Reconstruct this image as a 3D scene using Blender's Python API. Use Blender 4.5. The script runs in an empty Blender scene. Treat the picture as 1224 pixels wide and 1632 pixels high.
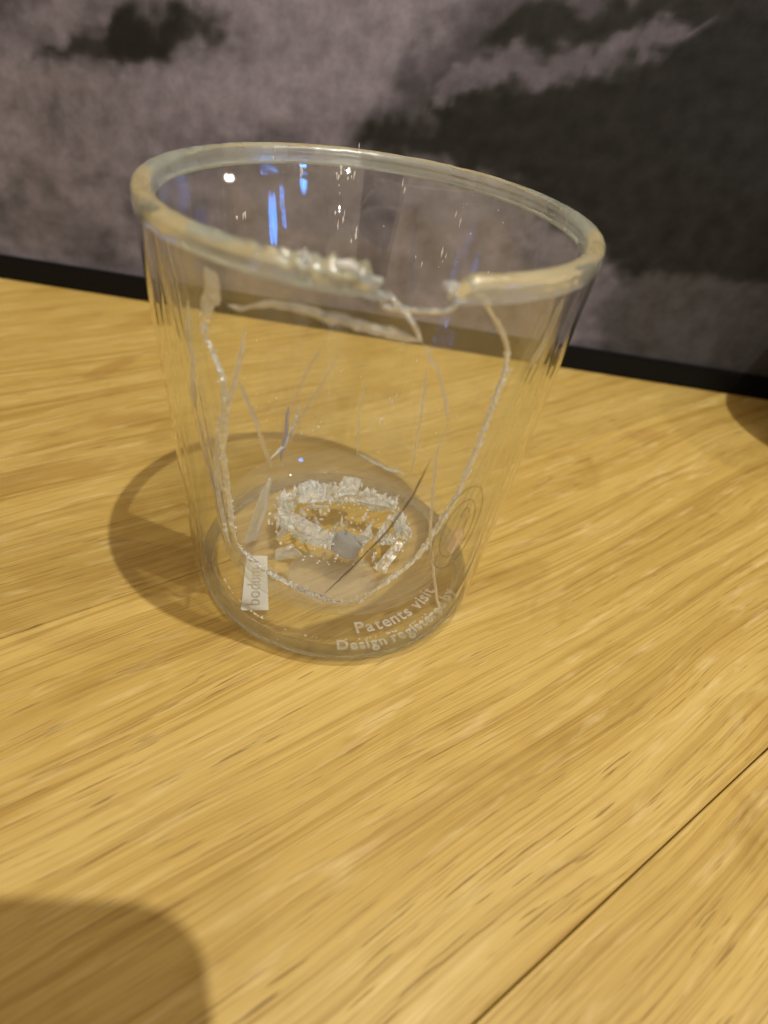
import bpy, bmesh, math, random
from mathutils import Vector, Matrix, noise
random.seed(7)
S = 0.01                        # the numbers below are centimetres
sc = bpy.context.scene
COL = sc.collection
PI = math.pi

# ------------------------------------------------------------------ camera
D, H, YAW, PITCH, ROLL, FPX = 12.4317, 11.721, 0.0862, 0.6758, 0.1651, 1009.99
F = Vector((math.sin(YAW)*math.cos(PITCH), math.cos(YAW)*math.cos(PITCH), -math.sin(PITCH)))
R = F.cross(Vector((0, 0, 1))).normalized()
U = R.cross(F)
R2 = R*math.cos(ROLL) + U*math.sin(ROLL)
U2 = -R*math.sin(ROLL) + U*math.cos(ROLL)
CAM = Vector((0, -D, H))
cd = bpy.data.cameras.new('camera')
cam = bpy.data.objects.new('camera', cd)
COL.objects.link(cam)
m = Matrix((R2, U2, -F)).transposed().to_4x4()
m.translation = CAM*S
cam.matrix_world = m
cd.sensor_fit = 'VERTICAL'
cd.sensor_height = 24.0
cd.lens = 24.0*FPX/1632
cd.clip_start = 0.005
cd.clip_end = 50
cd.dof.use_dof = True
cd.dof.focus_distance = 0.145
cd.dof.aperture_fstop = 7.5
sc.camera = cam

# ------------------------------------------------------------------ world, lamps, exposure
w = bpy.data.worlds.new('World')
sc.world = w
w.use_nodes = True
wb = w.node_tree.nodes['Background']
wb.inputs['Color'].default_value = (0.92, 0.68, 0.46, 1)
wb.inputs['Strength'].default_value = 0.42
sc.view_settings.view_transform = 'Standard'
sc.view_settings.look = 'None'
sc.view_settings.exposure = 0.5
sc.view_settings.gamma = 1.0
sc.cycles.max_bounces = 24
sc.cycles.transparent_max_bounces = 64
sc.cycles.transmission_bounces = 16
sc.cycles.glossy_bounces = 8
sc.cycles.sample_clamp_indirect = 12
sc.cycles.caustics_refractive = True
sc.cycles.blur_glossy = 0.2


def lamp(name, loc, power, radius, col=(1, 0.985, 0.90)):
    l = bpy.data.lights.new(name, 'POINT')
    l.energy = power
    l.shadow_soft_size = radius*S
    l.color = col
    o = bpy.data.objects.new(name, l)
    o.location = Vector(loc)*S
    COL.objects.link(o)
    return o


lamp('ceiling_spotlight', (31, -24, 159), 42.0, 1.1)
lamp('ceiling_spotlight', (105, -10, 185), 13.0, 1.6)
lamp('ceiling_spotlight', (60, -150, 220), 7.0, 2.0)
rl = random.Random(3)
for k in range(9):
    lamp('ceiling_downlight', (rl.uniform(-150, 170), rl.uniform(-220, 5), rl.uniform(200, 235)), 1.6, .6)
# far lamps of the room, low on the horizon (seen as glints in the glass)
for az, el, dist, pw in ((48, 4.5, 330, .5), (22, 5, 300, .5), (24, 5.6, 320, .35), (20.5, 6.2, 310, .35), (13, 6, 340, .5),
                         (22, 1.2, 330, .3), (-51, -0.5, 300, .25), (-57, 2.0, 290, .25), (95, -1, 260, .3),
                         (19, 4.2, 320, .3)):
    a = math.radians(az)
    e = math.radians(el)
    lamp('far_lamp', (dist*math.sin(a), -dist*math.cos(a), 9 + dist*math.tan(e)), pw*13, .65, (1, .96, .88))
for az, el, sy in ((71, 3.0, 13), (66, -2.0, 16), (46, 2.6, 9)):
    a = math.radians(az)
    l = bpy.data.lights.new('blue_lamp', 'AREA')
    l.shape = 'ELLIPSE'
    l.size = 0.17
    l.size_y = sy*S*1.4
    l.energy = 2.2
    l.color = (0.06, 0.28, 1.0)
    o = bpy.data.objects.new('blue_lamp', l)
    v = Vector((300*math.sin(a), -300*math.cos(a), 9 + 300*math.tan(math.radians(el))))
    o.location = v*S
    o.rotation_euler = (Vector((0, 0, 8)) - v).to_track_quat('-Z', 'Y').to_euler()
    COL.objects.link(o)


# ------------------------------------------------------------------ helpers
def tag(o, label=None, cat=None, group=None, kind=None):
    if label: o['label'] = label
    if cat: o['category'] = cat
    if group: o['group'] = group
    if kind: o['kind'] = kind
    return o


def mesh_obj(name, verts, faces, mat, parent=None, smooth=True, scale=S):
    me = bpy.data.meshes.new(name)
    me.from_pydata([tuple(Vector(v)*scale) for v in verts], [], faces)
    me.update()
    if smooth:
        me.polygons.foreach_set('use_smooth', [True]*len(me.polygons))
    o = bpy.data.objects.new(name, me)
    COL.objects.link(o)
    if mat: me.materials.append(mat)
    if parent: o.parent = parent
    return o


def bm_obj(name, bm, mat, parent=None, smooth=True):
    me = bpy.data.meshes.new(name)
    bm.to_mesh(me)
    bm.free()
    if smooth:
        me.polygons.foreach_set('use_smooth', [True]*len(me.polygons))
    o = bpy.data.objects.new(name, me)
    COL.objects.link(o)
    if mat: me.materials.append(mat)
    if parent: o.parent = parent
    return o


def empty(name, loc=(0, 0, 0)):
    o = bpy.data.objects.new(name, None)
    o.empty_display_size = 0.02
    o.location = Vector(loc)*S
    COL.objects.link(o)
    return o


def pol(r, deg, z):
    a = math.radians(deg)
    return Vector((r*math.cos(a), r*math.sin(a), z))


class NT:
    def __init__(s, name):
        s.m = bpy.data.materials.new(name)
        s.m.use_nodes = True
        s.t = s.m.node_tree
        s.t.nodes.clear()
        s.out = s.t.nodes.new('ShaderNodeOutputMaterial')

    def n(s, typ, ins=None, **kw):
        nd = s.t.nodes.new(typ)
        for k, v in kw.items():
            setattr(nd, k, v)
        if ins:
            for k, v in ins.items():
                if hasattr(v, 'is_output') or isinstance(v, bpy.types.NodeSocket):
                    s.t.links.new(v, nd.inputs[k])
                else:
                    nd.inputs[k].default_value = v
        return nd

    def math(s, op, a, b=None, c=None):
        ins = {0: a}
        if b is not None: ins[1] = b
        if c is not None: ins[2] = c
        nd = s.n('ShaderNodeMath', ins, operation=op)
        return nd.outputs[0]

    def mix(s, f, a, b, mode='MIX'):
        nd = s.n('ShaderNodeMix', data_type='RGBA', blend_type=mode)
        for i, v in ((0, f), (6, a), (7, b)):
            if isinstance(v, bpy.types.NodeSocket): s.t.links.new(v, nd.inputs[i])
            else: nd.inputs[i].default_value = v
        return nd.outputs[2]

    def ramp(s, f, stops, interp='LINEAR'):
        nd = s.n('ShaderNodeValToRGB', {0: f})
        cr = nd.color_ramp
        cr.interpolation = interp
        while len(cr.elements) < len(stops): cr.elements.new(0.5)
        for e, (p, c) in zip(cr.elements, stops):
            e.position = p
            e.color = c if len(c) == 4 else (*c, 1)
        return nd.outputs[0]

    def done(s, sh):
        s.t.links.new(sh, s.out.inputs[0])
        return s.m


def grey(v): return (v, v, v, 1)


# ------------------------------------------------------------------ materials
def thin_glass(name, tint=(.997, 1, .995), edge=(.97, .985, .965), rough=0.0, veil=0.0):
    """one surface of a clear glass wall: straight-through plus Fresnel mirror"""
    N = NT(name)
    g = N.n('ShaderNodeNewGeometry')
    dot = N.n('ShaderNodeVectorMath', {0: g.outputs['Incoming'], 1: g.outputs['Normal']}, operation='DOT_PRODUCT').outputs['Value']
    c = N.math('ABSOLUTE', dot)
    i = N.math('SUBTRACT', 1.0, c)
    p5 = N.math('POWER', i, 5.0)
    fr = N.math('MULTIPLY_ADD', p5, 0.70, 0.043)
    p3 = N.math('POWER', i, 3.0)
    col = N.mix(p3, (*tint, 1), (*edge, 1))
    tr = N.n('ShaderNodeBsdfTransparent', {'Color': col})
    gl = N.n('ShaderNodeBsdfGlossy', {'Color': (1, 1, 1, 1), 'Roughness': rough})
    mx = N.n('ShaderNodeMixShader', {0: fr, 1: tr.outputs[0], 2: gl.outputs[0]})
    sh = mx.outputs[0]
    if veil:  # pale streaks imitating the veil of room reflections on the wall
        tc = N.n('ShaderNodeTexCoord')
        mp = N.n('ShaderNodeMapping', {'Vector': tc.outputs['Object'], 'Scale': (90, 90, 22)})
        nz = N.n('ShaderNodeTexNoise', {'Vector': mp.outputs[0], 'Scale': 1.0, 'Detail': 4.0, 'Roughness': .6})
        f = N.ramp(nz.outputs[0], [(.48, grey(0)), (.8, grey(veil))])
        df = N.n('ShaderNodeBsdfTranslucent', {'Color': (.8, .8, .8, 1)})
        sh = N.n('ShaderNodeMixShader', {0: f, 1: sh, 2: df.outputs[0]}).outputs[0]
    return N.done(sh)


def solid_glass(name, tint=(.93, .97, .92), rough=0.02, white=0.0, wcol=(.8, .84, .74), bump=0.0, bscale=500, clear=0.0, gloss=0.0, patch=0):
    N = NT(name)
    nrm = None
    if bump:
        tc = N.n('ShaderNodeTexCoord')
        nz = N.n('ShaderNodeTexNoise', {'Vector': tc.outputs['Object'], 'Scale': bscale, 'Detail': 3.0})
        nrm = N.n('ShaderNodeBump', {'Strength': bump, 'Distance': 0.002, 'Height': nz.outputs[0]}).outputs[0]
    ins = {'Color': (*tint, 1), 'Roughness': rough, 'IOR': 1.5}
    if nrm: ins['Normal'] = nrm
    gl = N.n('ShaderNodeBsdfGlass', ins).outputs[0]
    if white:
        di = N.n('ShaderNodeBsdfDiffuse', {'Color': (*wcol, 1)}).outputs[0]
        tl = N.n('ShaderNodeBsdfTranslucent', {'Color': (*wcol, 1)}).outputs[0]
        dt = N.n('ShaderNodeMixShader', {0: .55, 1: di, 2: tl}).outputs[0]
        fw = white
        if patch:           # whiter and clearer stretches alternate, imitating glints on rim and breaks
            tp = N.n('ShaderNodeTexCoord')
            pn = N.n('ShaderNodeTexNoise', {'Vector': tp.outputs['Object'], 'Scale': patch, 'Detail': 2.0, 'Roughness': .6})
            fw = N.ramp(pn.outputs[0], [(.34, grey(white*.30)), (.48, grey(white*.85)), (.62, grey(white))])
        gl = N.n('ShaderNodeMixShader', {0: fw, 1: gl, 2: dt}).outputs[0]
    if gloss:
        gg = {'Color': (1, 1, 1, 1), 'Roughness': max(rough, .33)}
        if nrm: gg['Normal'] = nrm
        gl = N.n('ShaderNodeMixShader', {0: gloss, 1: gl, 2: N.n('ShaderNodeBsdfGlossy', gg).outputs[0]}).outputs[0]
    if clear:
        tr = N.n('ShaderNodeBsdfTransparent', {'Color': (*tint, 1)}).outputs[0]
        gl = N.n('ShaderNodeMixShader', {0: clear, 1: gl, 2: tr}).outputs[0]
    return N.done(gl)


def oak():
    N = NT('oak_boards')
    tc = N.n('ShaderNodeTexCoord')
    oi = N.n('ShaderNodeObjectInfo')
    off = N.math('MULTIPLY', oi.outputs['Random'], 7.3)
    base = N.n('ShaderNodeVectorMath', {0: tc.outputs['Object']}, operation='SCALE')
    base.inputs['Scale'].default_value = 100.0        # centimetres, x along the grain
    cb = N.n('ShaderNodeCombineXYZ', {0: off, 1: off, 2: off}).outputs[0]
    v0 = N.n('ShaderNodeVectorMath', {0: base.outputs[0], 1: cb}, operation='ADD').outputs[0]
    # slow warp of the grain
    wm = N.n('ShaderNodeMapping', {'Vector': v0, 'Scale': (.07, .22, .2)})
    wn = N.n('ShaderNodeTexNoise', {'Vector': wm.outputs[0], 'Scale': 1.0, 'Detail': 2.0})
    wsub = N.math('SUBTRACT', wn.outputs[0], 0.5)
    wy = N.math('MULTIPLY', wsub, 1.5)
    cy = N.n('ShaderNodeCombineXYZ', {1: wy}).outputs[0]
    v = N.n('ShaderNodeVectorMath', {0: v0, 1: cy}, operation='ADD').outputs[0]

    def stretched(sx, sy, detail=3.0, rough=.55, dist=0.0, src=v):
        mp = N.n('ShaderNodeMapping', {'Vector': src, 'Scale': (sx, sy, 1)})
        return N.n('ShaderNodeTexNoise', {'Vector': mp.outputs[0], 'Scale': 1.0, 'Detail': detail, 'Roughness': rough, 'Distortion': dist}).outputs[0]
    broad = stretched(.05, .55, 3)
    rings = stretched(.055, 4.6, 4, .62)
    fine = stretched(.22, 19.0, 3, .6)
    fibre = stretched(.7, 44.0, 2, .6)
    blot = stretched(.28, .5, 3, .6, .6)
    c = N.ramp(broad, [(.30, (.52, .345, .086)), (.5, (.60, .410, .115)), (.72, (.68, .490, .160))])
    r = N.ramp(rings, [(.34, (.76, .70, .58)), (.52, (1, 1, 1)), (.72, (1.0, 1.0, 1.0))])
    c = N.mix(.8, c, r, 'MULTIPLY')
    f2 = N.ramp(fine, [(.34, (.74, .67, .54)), (.5, (1, 1, 1))])
    c = N.mix(.8, c, f2, 'MULTIPLY')
    f3 = N.ramp(fibre, [(.3, (.86, .82, .74)), (.55, (1, 1, 1))])
    c = N.mix(.7, c, f3, 'MULTIPLY')
    # dark pore dashes
    pores = stretched(.85, 17.0, 1.5, .5)
    pm = N.ramp(pores, [(.30, grey(1)), (.36, grey(0))])
    dens = N.ramp(stretched(.12, .5, 2), [(.38, grey(.25)), (.6, grey(1))])
    pf = N.math('MULTIPLY', pm, dens)
    c = N.mix(N.math('MULTIPLY', pf, .72), c, (.24, .135, .035, 1))
    # pale medullary flecks
    fl = N.ramp(stretched(.55, 4.2, 3, .6, .25), [(.56, grey(0)), (.74, grey(1))])
    c = N.mix(N.math('MULTIPLY', fl, .38), c, (.86, .68, .34, 1))
    # blotches
    bl = N.ramp(blot, [(.28, (.80, .74, .62)), (.46, (1, 1, 1))])
    c = N.mix(.8, c, bl, 'MULTIPLY')
    # brown stains and a brown band, with shapes of their own, at places on the boards (world cm)
    gp = N.n('ShaderNodeNewGeometry').outputs['Position']
    gs = N.n('ShaderNodeVectorMath', {0: gp}, operation='SCALE')
    gs.inputs['Scale'].default_value = 100
    sx = N.n('ShaderNodeSeparateXYZ', {0: gs.outputs[0]})
    wob = N.math('MULTIPLY', N.math('SUBTRACT', N.n('ShaderNodeTexNoise', {'Vector': gs.outputs[0], 'Scale': .9, 'Detail': 3.0}).outputs[0], .5), 1.1)
    tot = None
    for (x, y, ang, a, b, k) in BROWN_MARKS:
        ca, sa = math.cos(math.radians(ang)), math.sin(math.radians(ang))
        dx = N.math('SUBTRACT', sx.outputs[0], x)
        dy = N.math('SUBTRACT', sx.outputs[1], y)
        u = N.math('DIVIDE', N.math('ADD', N.math('MULTIPLY', dx, ca), N.math('MULTIPLY', dy, sa)), a)
        q = N.math('DIVIDE', N.math('SUBTRACT', N.math('MULTIPLY', dy, ca), N.math('MULTIPLY', dx, sa)), b)
        d = N.math('SQRT', N.math('ADD', N.math('MULTIPLY', u, u), N.math('MULTIPLY', q, q)))
        d = N.math('ADD', d, wob)
        mk = N.n('ShaderNodeMapRange', {0: d, 1: .55, 2: 1.15, 3: k, 4: 0.0}, interpolation_type='SMOOTHSTEP').outputs[0]
        tot = mk if tot is None else N.math('MAXIMUM', tot, mk)
    c = N.mix(tot, c, (.36, .20, .045, 1))
    hue = N.n('ShaderNodeMapRange', {0: oi.outputs['Random'], 3: .94, 4: 1.06}).outputs[0]
    cc = N.n('ShaderNodeVectorMath', {0: c}, operation='SCALE')
    N.t.links.new(hue, cc.inputs['Scale'])
    hgt = N.math('SUBTRACT', N.math('MULTIPLY', fine, .5), N.math('MULTIPLY', pf, .8))
    bp = N.n('ShaderNodeBump', {'Strength': .35, 'Distance': .0004, 'Height': hgt})
    b = N.n('ShaderNodeBsdfPrincipled', {'Base Color': cc.outputs[0], 'Roughness': .48, 'Normal': bp.outputs[0], 'Specular IOR Level': .35})
    return N.done(b.outputs[0])


BROWN_MARKS = [(-9.0, 8.6, 62, 1.5, .38, .55), (-7.2, 5.4, 20, 1.2, .55, .45), (-9.4, 1.6, 30, 3.6, .65, .5), (11.2, 8.6, 20, 1.2, .5, .35),  # the longest is a brown band left of the tumbler
          (-6.0, 5.0, 75, 1.0, .4, .35), (2.2, -6.6, 37, 2.0, .22, .3)]


def plain(name, col, rough=.6, spec=.4):
    N = NT(name)
    b = N.n('ShaderNodeBsdfPrincipled', {'Base Color': (*col, 1), 'Roughness': rough, 'Specular IOR Level': spec})
    return N.done(b.outputs[0])


def canvas_mat():
    N = NT('printed_canvas')
    at = N.n('ShaderNodeAttribute', attribute_name='print')
    tc = N.n('ShaderNodeTexCoord')
    nz = N.n('ShaderNodeTexNoise', {'Vector': tc.outputs['Object'], 'Scale': 420.0, 'Detail': 3.0, 'Roughness': .6})
    g = N.ramp(nz.outputs[0], [(.3, grey(.88)), (.7, grey(1.1))])
    c = N.mix(1.0, at.outputs['Color'], g, 'MULTIPLY')
    wv = N.n('ShaderNodeTexNoise', {'Vector': tc.outputs['Object'], 'Scale': 1500.0})
    bp = N.n('ShaderNodeBump', {'Strength': .2, 'Distance': .0003, 'Height': wv.outputs[0]})
    b = N.n('ShaderNodeBsdfPrincipled', {'Base Color': c, 'Roughness': .75, 'Specular IOR Level': .25, 'Normal': bp.outputs[0]})
    return N.done(b.outputs[0])


def print_mat(name, col, alpha):
    N = NT(name)
    tr = N.n('ShaderNodeBsdfTransparent')
    df = N.n('ShaderNodeBsdfDiffuse', {'Color': (*col, 1)})
    tl = N.n('ShaderNodeBsdfTranslucent', {'Color': (*col, 1)})
    m2 = N.n('ShaderNodeMixShader', {0: .25, 1: df.outputs[0], 2: tl.outputs[0]})
    return N.done(N.n('ShaderNodeMixShader', {0: alpha, 1: tr.outputs[0], 2: m2.outputs[0]}).outputs[0])


M_WALL = thin_glass('clear_wall_glass', veil=.022)
M_INNER = thin_glass('clear_inner_glass', veil=.035)
M_BODY = solid_glass('clear_body_glass', tint=(1, 1, 1), rough=0.0)
M_RIM = solid_glass('rim_glass', tint=(.955, .985, .965), rough=.02, white=.22, wcol=(.92, 1, .92), bump=.18, bscale=170, patch=80, gloss=.10)  # white mixed in stands for light the rim catches
M_EDGE = solid_glass('smooth_break_glass', tint=(.97, 1, .96), rough=.03, white=.50, wcol=(.93, 1, .97), bump=.7, bscale=700, gloss=.42, patch=260)
M_FRAC = solid_glass('fractured_edge_glass', tint=(.97, 1, .96), rough=.04, white=.45, wcol=(.95, 1, 1.0), bump=1.0, bscale=1000, gloss=.48, patch=420)
M_FRAC2 = solid_glass('thin_crack_glass', tint=(.95, .97, .94), rough=.1, white=.6, wcol=(.92, .86, .74), clear=.3)
M_PURP = solid_glass('violet_line_glass', tint=(.8, .82, .95), rough=.1, white=.4, wcol=(.55, .52, .70), clear=.25)
M_DARKCR = print_mat('dark_crack_line', (.16, .12, .09), .8)
M_SHARD = solid_glass('shard_glass', tint=(.96, .98, .95), rough=.03, white=.14, wcol=(1, 1, 1), bump=.5, bscale=500, clear=.45, gloss=.3)
M_SHARDW = solid_glass('whitened_shard_glass', tint=(.96, .98, .96), rough=.03, white=.40, wcol=(1, 1, 1), bump=.9, bscale=800, clear=.34, gloss=.42, patch=300)  # white mixed in stands for lamp reflections on the pieces


def milky(name, amount):
    m_ = thin_glass(name)
    t_ = m_.node_tree
    o_ = next(n for n in t_.nodes if n.type == 'OUTPUT_MATERIAL')
    src = o_.inputs[0].links[0].from_socket
    d_ = t_.nodes.new('ShaderNodeBsdfDiffuse')
    d_.inputs[0].default_value = (.96, .93, .87, 1)
    l_ = t_.nodes.new('ShaderNodeBsdfTranslucent')
    l_.inputs[0].default_value = (.96, .93, .87, 1)
    a_ = t_.nodes.new('ShaderNodeMixShader')
    b_ = t_.nodes.new('ShaderNodeMixShader')
    b_.inputs[0].default_value = amount
    t_.links.new(d_.outputs[0], a_.inputs[1])
    t_.links.new(l_.outputs[0], a_.inputs[2])
    t_.links.new(src, b_.inputs[1])
    t_.links.new(a_.outputs[0], b_.inputs[2])
    t_.links.new(b_.outputs[0], o_.inputs[0])
    return m_


M_SEAL = milky('seal_glass', .13)
M_FOOT = milky('foot_glass', .055)  # milky tone stands in for reflections brightening the inner floor
M_BRIGHT = solid_glass('bright_spot_glass', tint=(1, 1, 1), rough=.05, white=.85, wcol=(1, 1, .98), gloss=.2)  # near-white, for the painted bright spot on the rim
M_CRUMB = solid_glass('crumb_glass', tint=(1, 1, 1), rough=.08, white=.8, wcol=(1, 1, .98))  # near-white so the crumbs show as bright glints
M_ICE = solid_glass('base_glass', tint=(.97, .98, .95), rough=.02, white=.03, clear=.42)
M_OAK = oak()
M_GAP = plain('dark_joint', (.06, .035, .012), .9, .1)
M_BLACK = plain('black_frame', (.004, .004, .004), .7, .15)
M_CANVAS = canvas_mat()
M_TAG = print_mat('frosted_print', (.88, .90, .88), .58)
M_TAGTX = print_mat('clear_letters', (.52, .47, .38), .85)
M_TEXT = print_mat('white_print', (.97, .95, .90), .72)
M_EMB = print_mat('dark_print', (.20, .18, .07), .26)
M_EMBP = print_mat('pink_print', (.85, .60, .50), .16)
M_PLUG = plain('grey_silicone', (.30, .30, .29), .3)
M_PHONE = plain('phone_black', (.02, .02, .02), .4)

# ------------------------------------------------------------------ table of oak boards
GA = math.radians(36.0)
gd = Vector((math.cos(GA), math.sin(GA), 0))
gn = Vector((-math.sin(GA), math.cos(GA), 0))
N0 = -9.62
PW = 10.78
table = empty('oak_table', (0, 0, -2.0))
tag(table, 'golden oak tabletop of long glued boards, cracked tumbler standing on it', 'table')
tj = bpy.data.meshes.new('plank')
bm = bmesh.new()
Lp = 130.0
nseg = 1
wd = PW - .022
vs = [(-Lp/2, -wd/2), (Lp/2, -wd/2), (Lp/2, wd/2), (-Lp/2, wd/2)]
bot = [bm.verts.new(Vector((x, y, -1.9))*S) for x, y in vs]
mid = [bm.verts.new(Vector((x, y, -.03))*S) for x, y in vs]
sh = [(-Lp/2 + .02, -wd/2 + .02), (Lp/2 - .02, -wd/2 + .02), (Lp/2 - .02, wd/2 - .02), (-Lp/2 + .02, wd/2 - .02)]
top = [bm.verts.new(Vector((x, y, 0))*S) for x, y in sh]
bm.faces.new(bot[::-1])
bm.faces.new(top)
for a, b in ((bot, mid), (mid, top)):
    for i in range(4):
        j = (i+1) % 4
        bm.faces.new((a[i], a[j], b[j], b[i]))
bm.to_mesh(tj)
bm.free()
tj.materials.append(M_OAK)
for k in range(-3, 4):
    o = bpy.data.objects.new('plank', tj)
    COL.objects.link(o)
    nn = N0 + PW*(k + .5)
    pos = gn*nn + gd*rl.uniform(-6, 6)
    o.location = pos*S - table.location
    o.rotation_euler = (0, 0, GA)
    o.parent = table
gb = []
for a, b in ((-66, -43), (66, -43), (66, 43), (-66, 43)):
    p = gd*a + gn*b
    gb.append((p.x, p.y))
mesh_obj('underlay', [(x, y, 0.4) for x, y in gb] + [(x, y, .05) for x, y in gb],
         [(0, 1, 2, 3), (7, 6, 5, 4), (0, 4, 5, 1), (1, 5, 6, 2), (2, 6, 7, 3), (3, 7, 4, 0)], M_GAP, table, smooth=False)

# ------------------------------------------------------------------ printed picture behind the table
WA, WB = Vector((-16.17, 15.71, 0)), Vector((18.53, 13.32, 0))
wdir = (WB - WA).normalized()
wn = Vector((wdir.y, -wdir.x, 0))            # towards the camera
wc = (WA + WB)/2
pic = empty('wall_picture', wc)
pic.rotation_euler = (0, 0, math.atan2(wdir.y, wdir.x))
tag(pic, 'large grey black and white landscape print in a black frame leaning behind the tumbler', 'picture')


def lerp(a, b, t): return a + (b - a)*t
def sst(a, b, x):
    t = min(1, max(0, (x - a)/(b - a)))
    return t*t*(3 - 2*t)


def pixel_of(p):
    d = p - CAM
    z = d.dot(F)
    return 612 + FPX*d.dot(R2)/z, 816 - FPX*d.dot(U2)/z


# the print was read off the photograph once; here it is laid out in picture-plane centimetres (u along, v up)
def poly_in(u, v, pts):
    c = False
    n = len(pts)
    for i in range(n):
        x1, y1 = pts[i]
        x2, y2 = pts[(i+1) % n]
        if (y1 > v) != (y2 > v) and u < (x2-x1)*(v-y1)/(y2-y1) + x1:
            c = not c
    return c


def poly_sd(u, v, pts):
    best = 1e9
    n = len(pts)
    for i in range(n):
        x1, y1 = pts[i]
        x2, y2 = pts[(i+1) % n]
        dx, dy = x2-x1, y2-y1
        t = max(0, min(1, ((u-x1)*dx + (v-y1)*dy)/(dx*dx+dy*dy+1e-12)))
        best = min(best, math.hypot(u-x1-t*dx, v-y1-t*dy))
    return -best if poly_in(u, v, pts) else best


PRINT_DARK = [([(-13.6, 8.78), (-12.59, 9.36), (-11.67, 9.57), (-10.48, 10.2), (-8.28, 10.53), (-7.86, 10.25), (-6.55, 10.33), (-7.22, 9.9), (-8.57, 9.45), (-9.75, 8.83), (-10.71, 8.42), (-11.83, 8.55), (-12.98, 8.49), (-13.93, 8.27)], 0.95, 0.35, 0.02), ([(-10.95, 9.93), (-8.72, 10.36), (-8.32, 9.93), (-9.49, 9.14), (-10.67, 8.71), (-11.57, 8.78)], 1, 0.3, 0.012), ([(-2.34, 7.41), (-1.24, 8.08), (0.55, 8.53), (0.66, 9.22), (2.35, 9.73), (3.83, 10.07), (4.85, 10.35), (6.06, 10.69), (7.0, 11.09), (7.86, 11.64), (8.89, 12.19), (10.11, 14.08), (13.02, 15.02), (18.59, 6.19), (14.76, 5.09), (9.35, 4.24), (6.29, 5.72), (2.99, 7.02), (-0.18, 7.31)], 1, 0.35, 0.016), ([(1.66, 10.81), (2.0, 11.2), (2.34, 11.58), (3.26, 12.08), (4.24, 12.32), (6.21, 12.62), (10.11, 14.08), (10.86, 12.62), (8.39, 12.37), (7.7, 12.04), (5.74, 11.61), (4.6, 11.15), (3.52, 11.15), (2.31, 10.81)], 1, 0.22, 0.022), ([(-15.24, 10.23), (-13.46, 10.45), (-13.82, 9.81), (-15.53, 9.15)], 0.7, 0.4, 0.04), ([(-0.75, 11.01), (0.3, 11.15), (1.26, 10.67), (0.42, 10.47), (-0.47, 10.61)], 0.6, 0.4, 0.06), ([(-16.39, 3.96), (-14.71, 4.67), (-14.33, 4.03), (-16.64, 2.98)], 0.5, 0.5, 0.06)]
PRINT_LIGHT = [([(0.64, 9.31), (0.83, 10.08), (1.7, 10.64), (3.56, 11.01), (4.65, 10.98), (5.8, 11.41), (7.29, 11.98), (9.03, 12.57), (9.12, 12.39), (7.84, 11.68), (6.0, 10.86), (4.02, 10.18), (2.32, 9.88), (1.13, 9.1)], 0.95, 0.2, 0.13), ([(3.81, 12.35), (5.25, 13.01), (6.03, 13.11), (5.48, 12.34), (4.87, 12.29), (4.04, 12.28)], 0.8, 0.3, 0.1)]
PRINT_MID = [([(-8.2, 11.77), (1.18, 12.95), (1.53, 11.39), (0.39, 9.47), (-2.39, 7.92), (-6.6, 7.12), (-9.67, 7.3), (-8.62, 8.8), (-6.12, 10.04)], 0.8, 1.2, 0.25), ([(-17.08, 6.88), (-9.59, 8.1), (-7.85, 5.88), (-13.81, 4.11), (-17.71, 4.68)], 0.6, 1.2, 0.22), ([(-1.49, 8.24), (0.35, 10.9), (3.24, 12.9), (15.36, 14.45), (25.84, -0.63), (8.61, -1.72), (8.72, 3.09), (9.18, 4.71), (6.09, 6.37), (1.0, 7.37), (-2.33, 7.31)], 0.9, 1.0, 0.05), ([(-16.77, 2.47), (-11.46, 2.52), (-10.79, 1.32), (-17.24, 0.57)], 0.4, 1.2, 0.1)]


def print_col(u, v):
    p = Vector((u, v, 0))
    wu = u + .9*noise.noise(p*.8) + .45*noise.noise(p*2.3 + Vector((5, 1, 0)))
    wv = v + .5*noise.noise(p*.9 + Vector((9, 3, 0))) + .35*noise.noise(p*2.6 + Vector((3, 7, 2)))
    t = noise.fractal(Vector((u*.35, v*.55, 4)), 1.0, 2.0, 5)
    t2 = noise.fractal(Vector((u*1.5, v*1.7, 1)), 1.0, 2.0, 4)
    val = .155*(1 + .62*t + .34*t2)
    for pts, amt, soft, lvl in PRINT_MID:
        k = 1 - sst(-soft, soft, poly_sd(wu, wv, pts))
        val = lerp(val, lvl*(1 + .3*t2), k*amt)
    for pts, amt, soft, lvl in PRINT_DARK:
        k = 1 - sst(-soft, soft, poly_sd(wu, wv, pts))
        val = lerp(val, lvl*(1 + .5*t2), k*amt)
    for pts, amt, soft, lvl in PRINT_LIGHT:
        k = 1 - sst(-soft, soft, poly_sd(wu, wv, pts))
        val = lerp(val, lvl*(1 + .3*t2), k*amt)
    val = max(.006, val)
    tint = sst(.01, .09, val)
    return (val*lerp(.98, .99, tint), val*lerp(1.03, .94, tint), val*lerp(1.0, 1.17, tint), 1)


def axis(lo, a, b, hi, nin, nout):
    xs = [lo + (a-lo)*i/nout for i in range(nout)]
    xs += [a + (b-a)*i/nin for i in range(nin)]
    xs += [b + (hi-b)*i/nout for i in range(nout+1)]
    return xs


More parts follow.
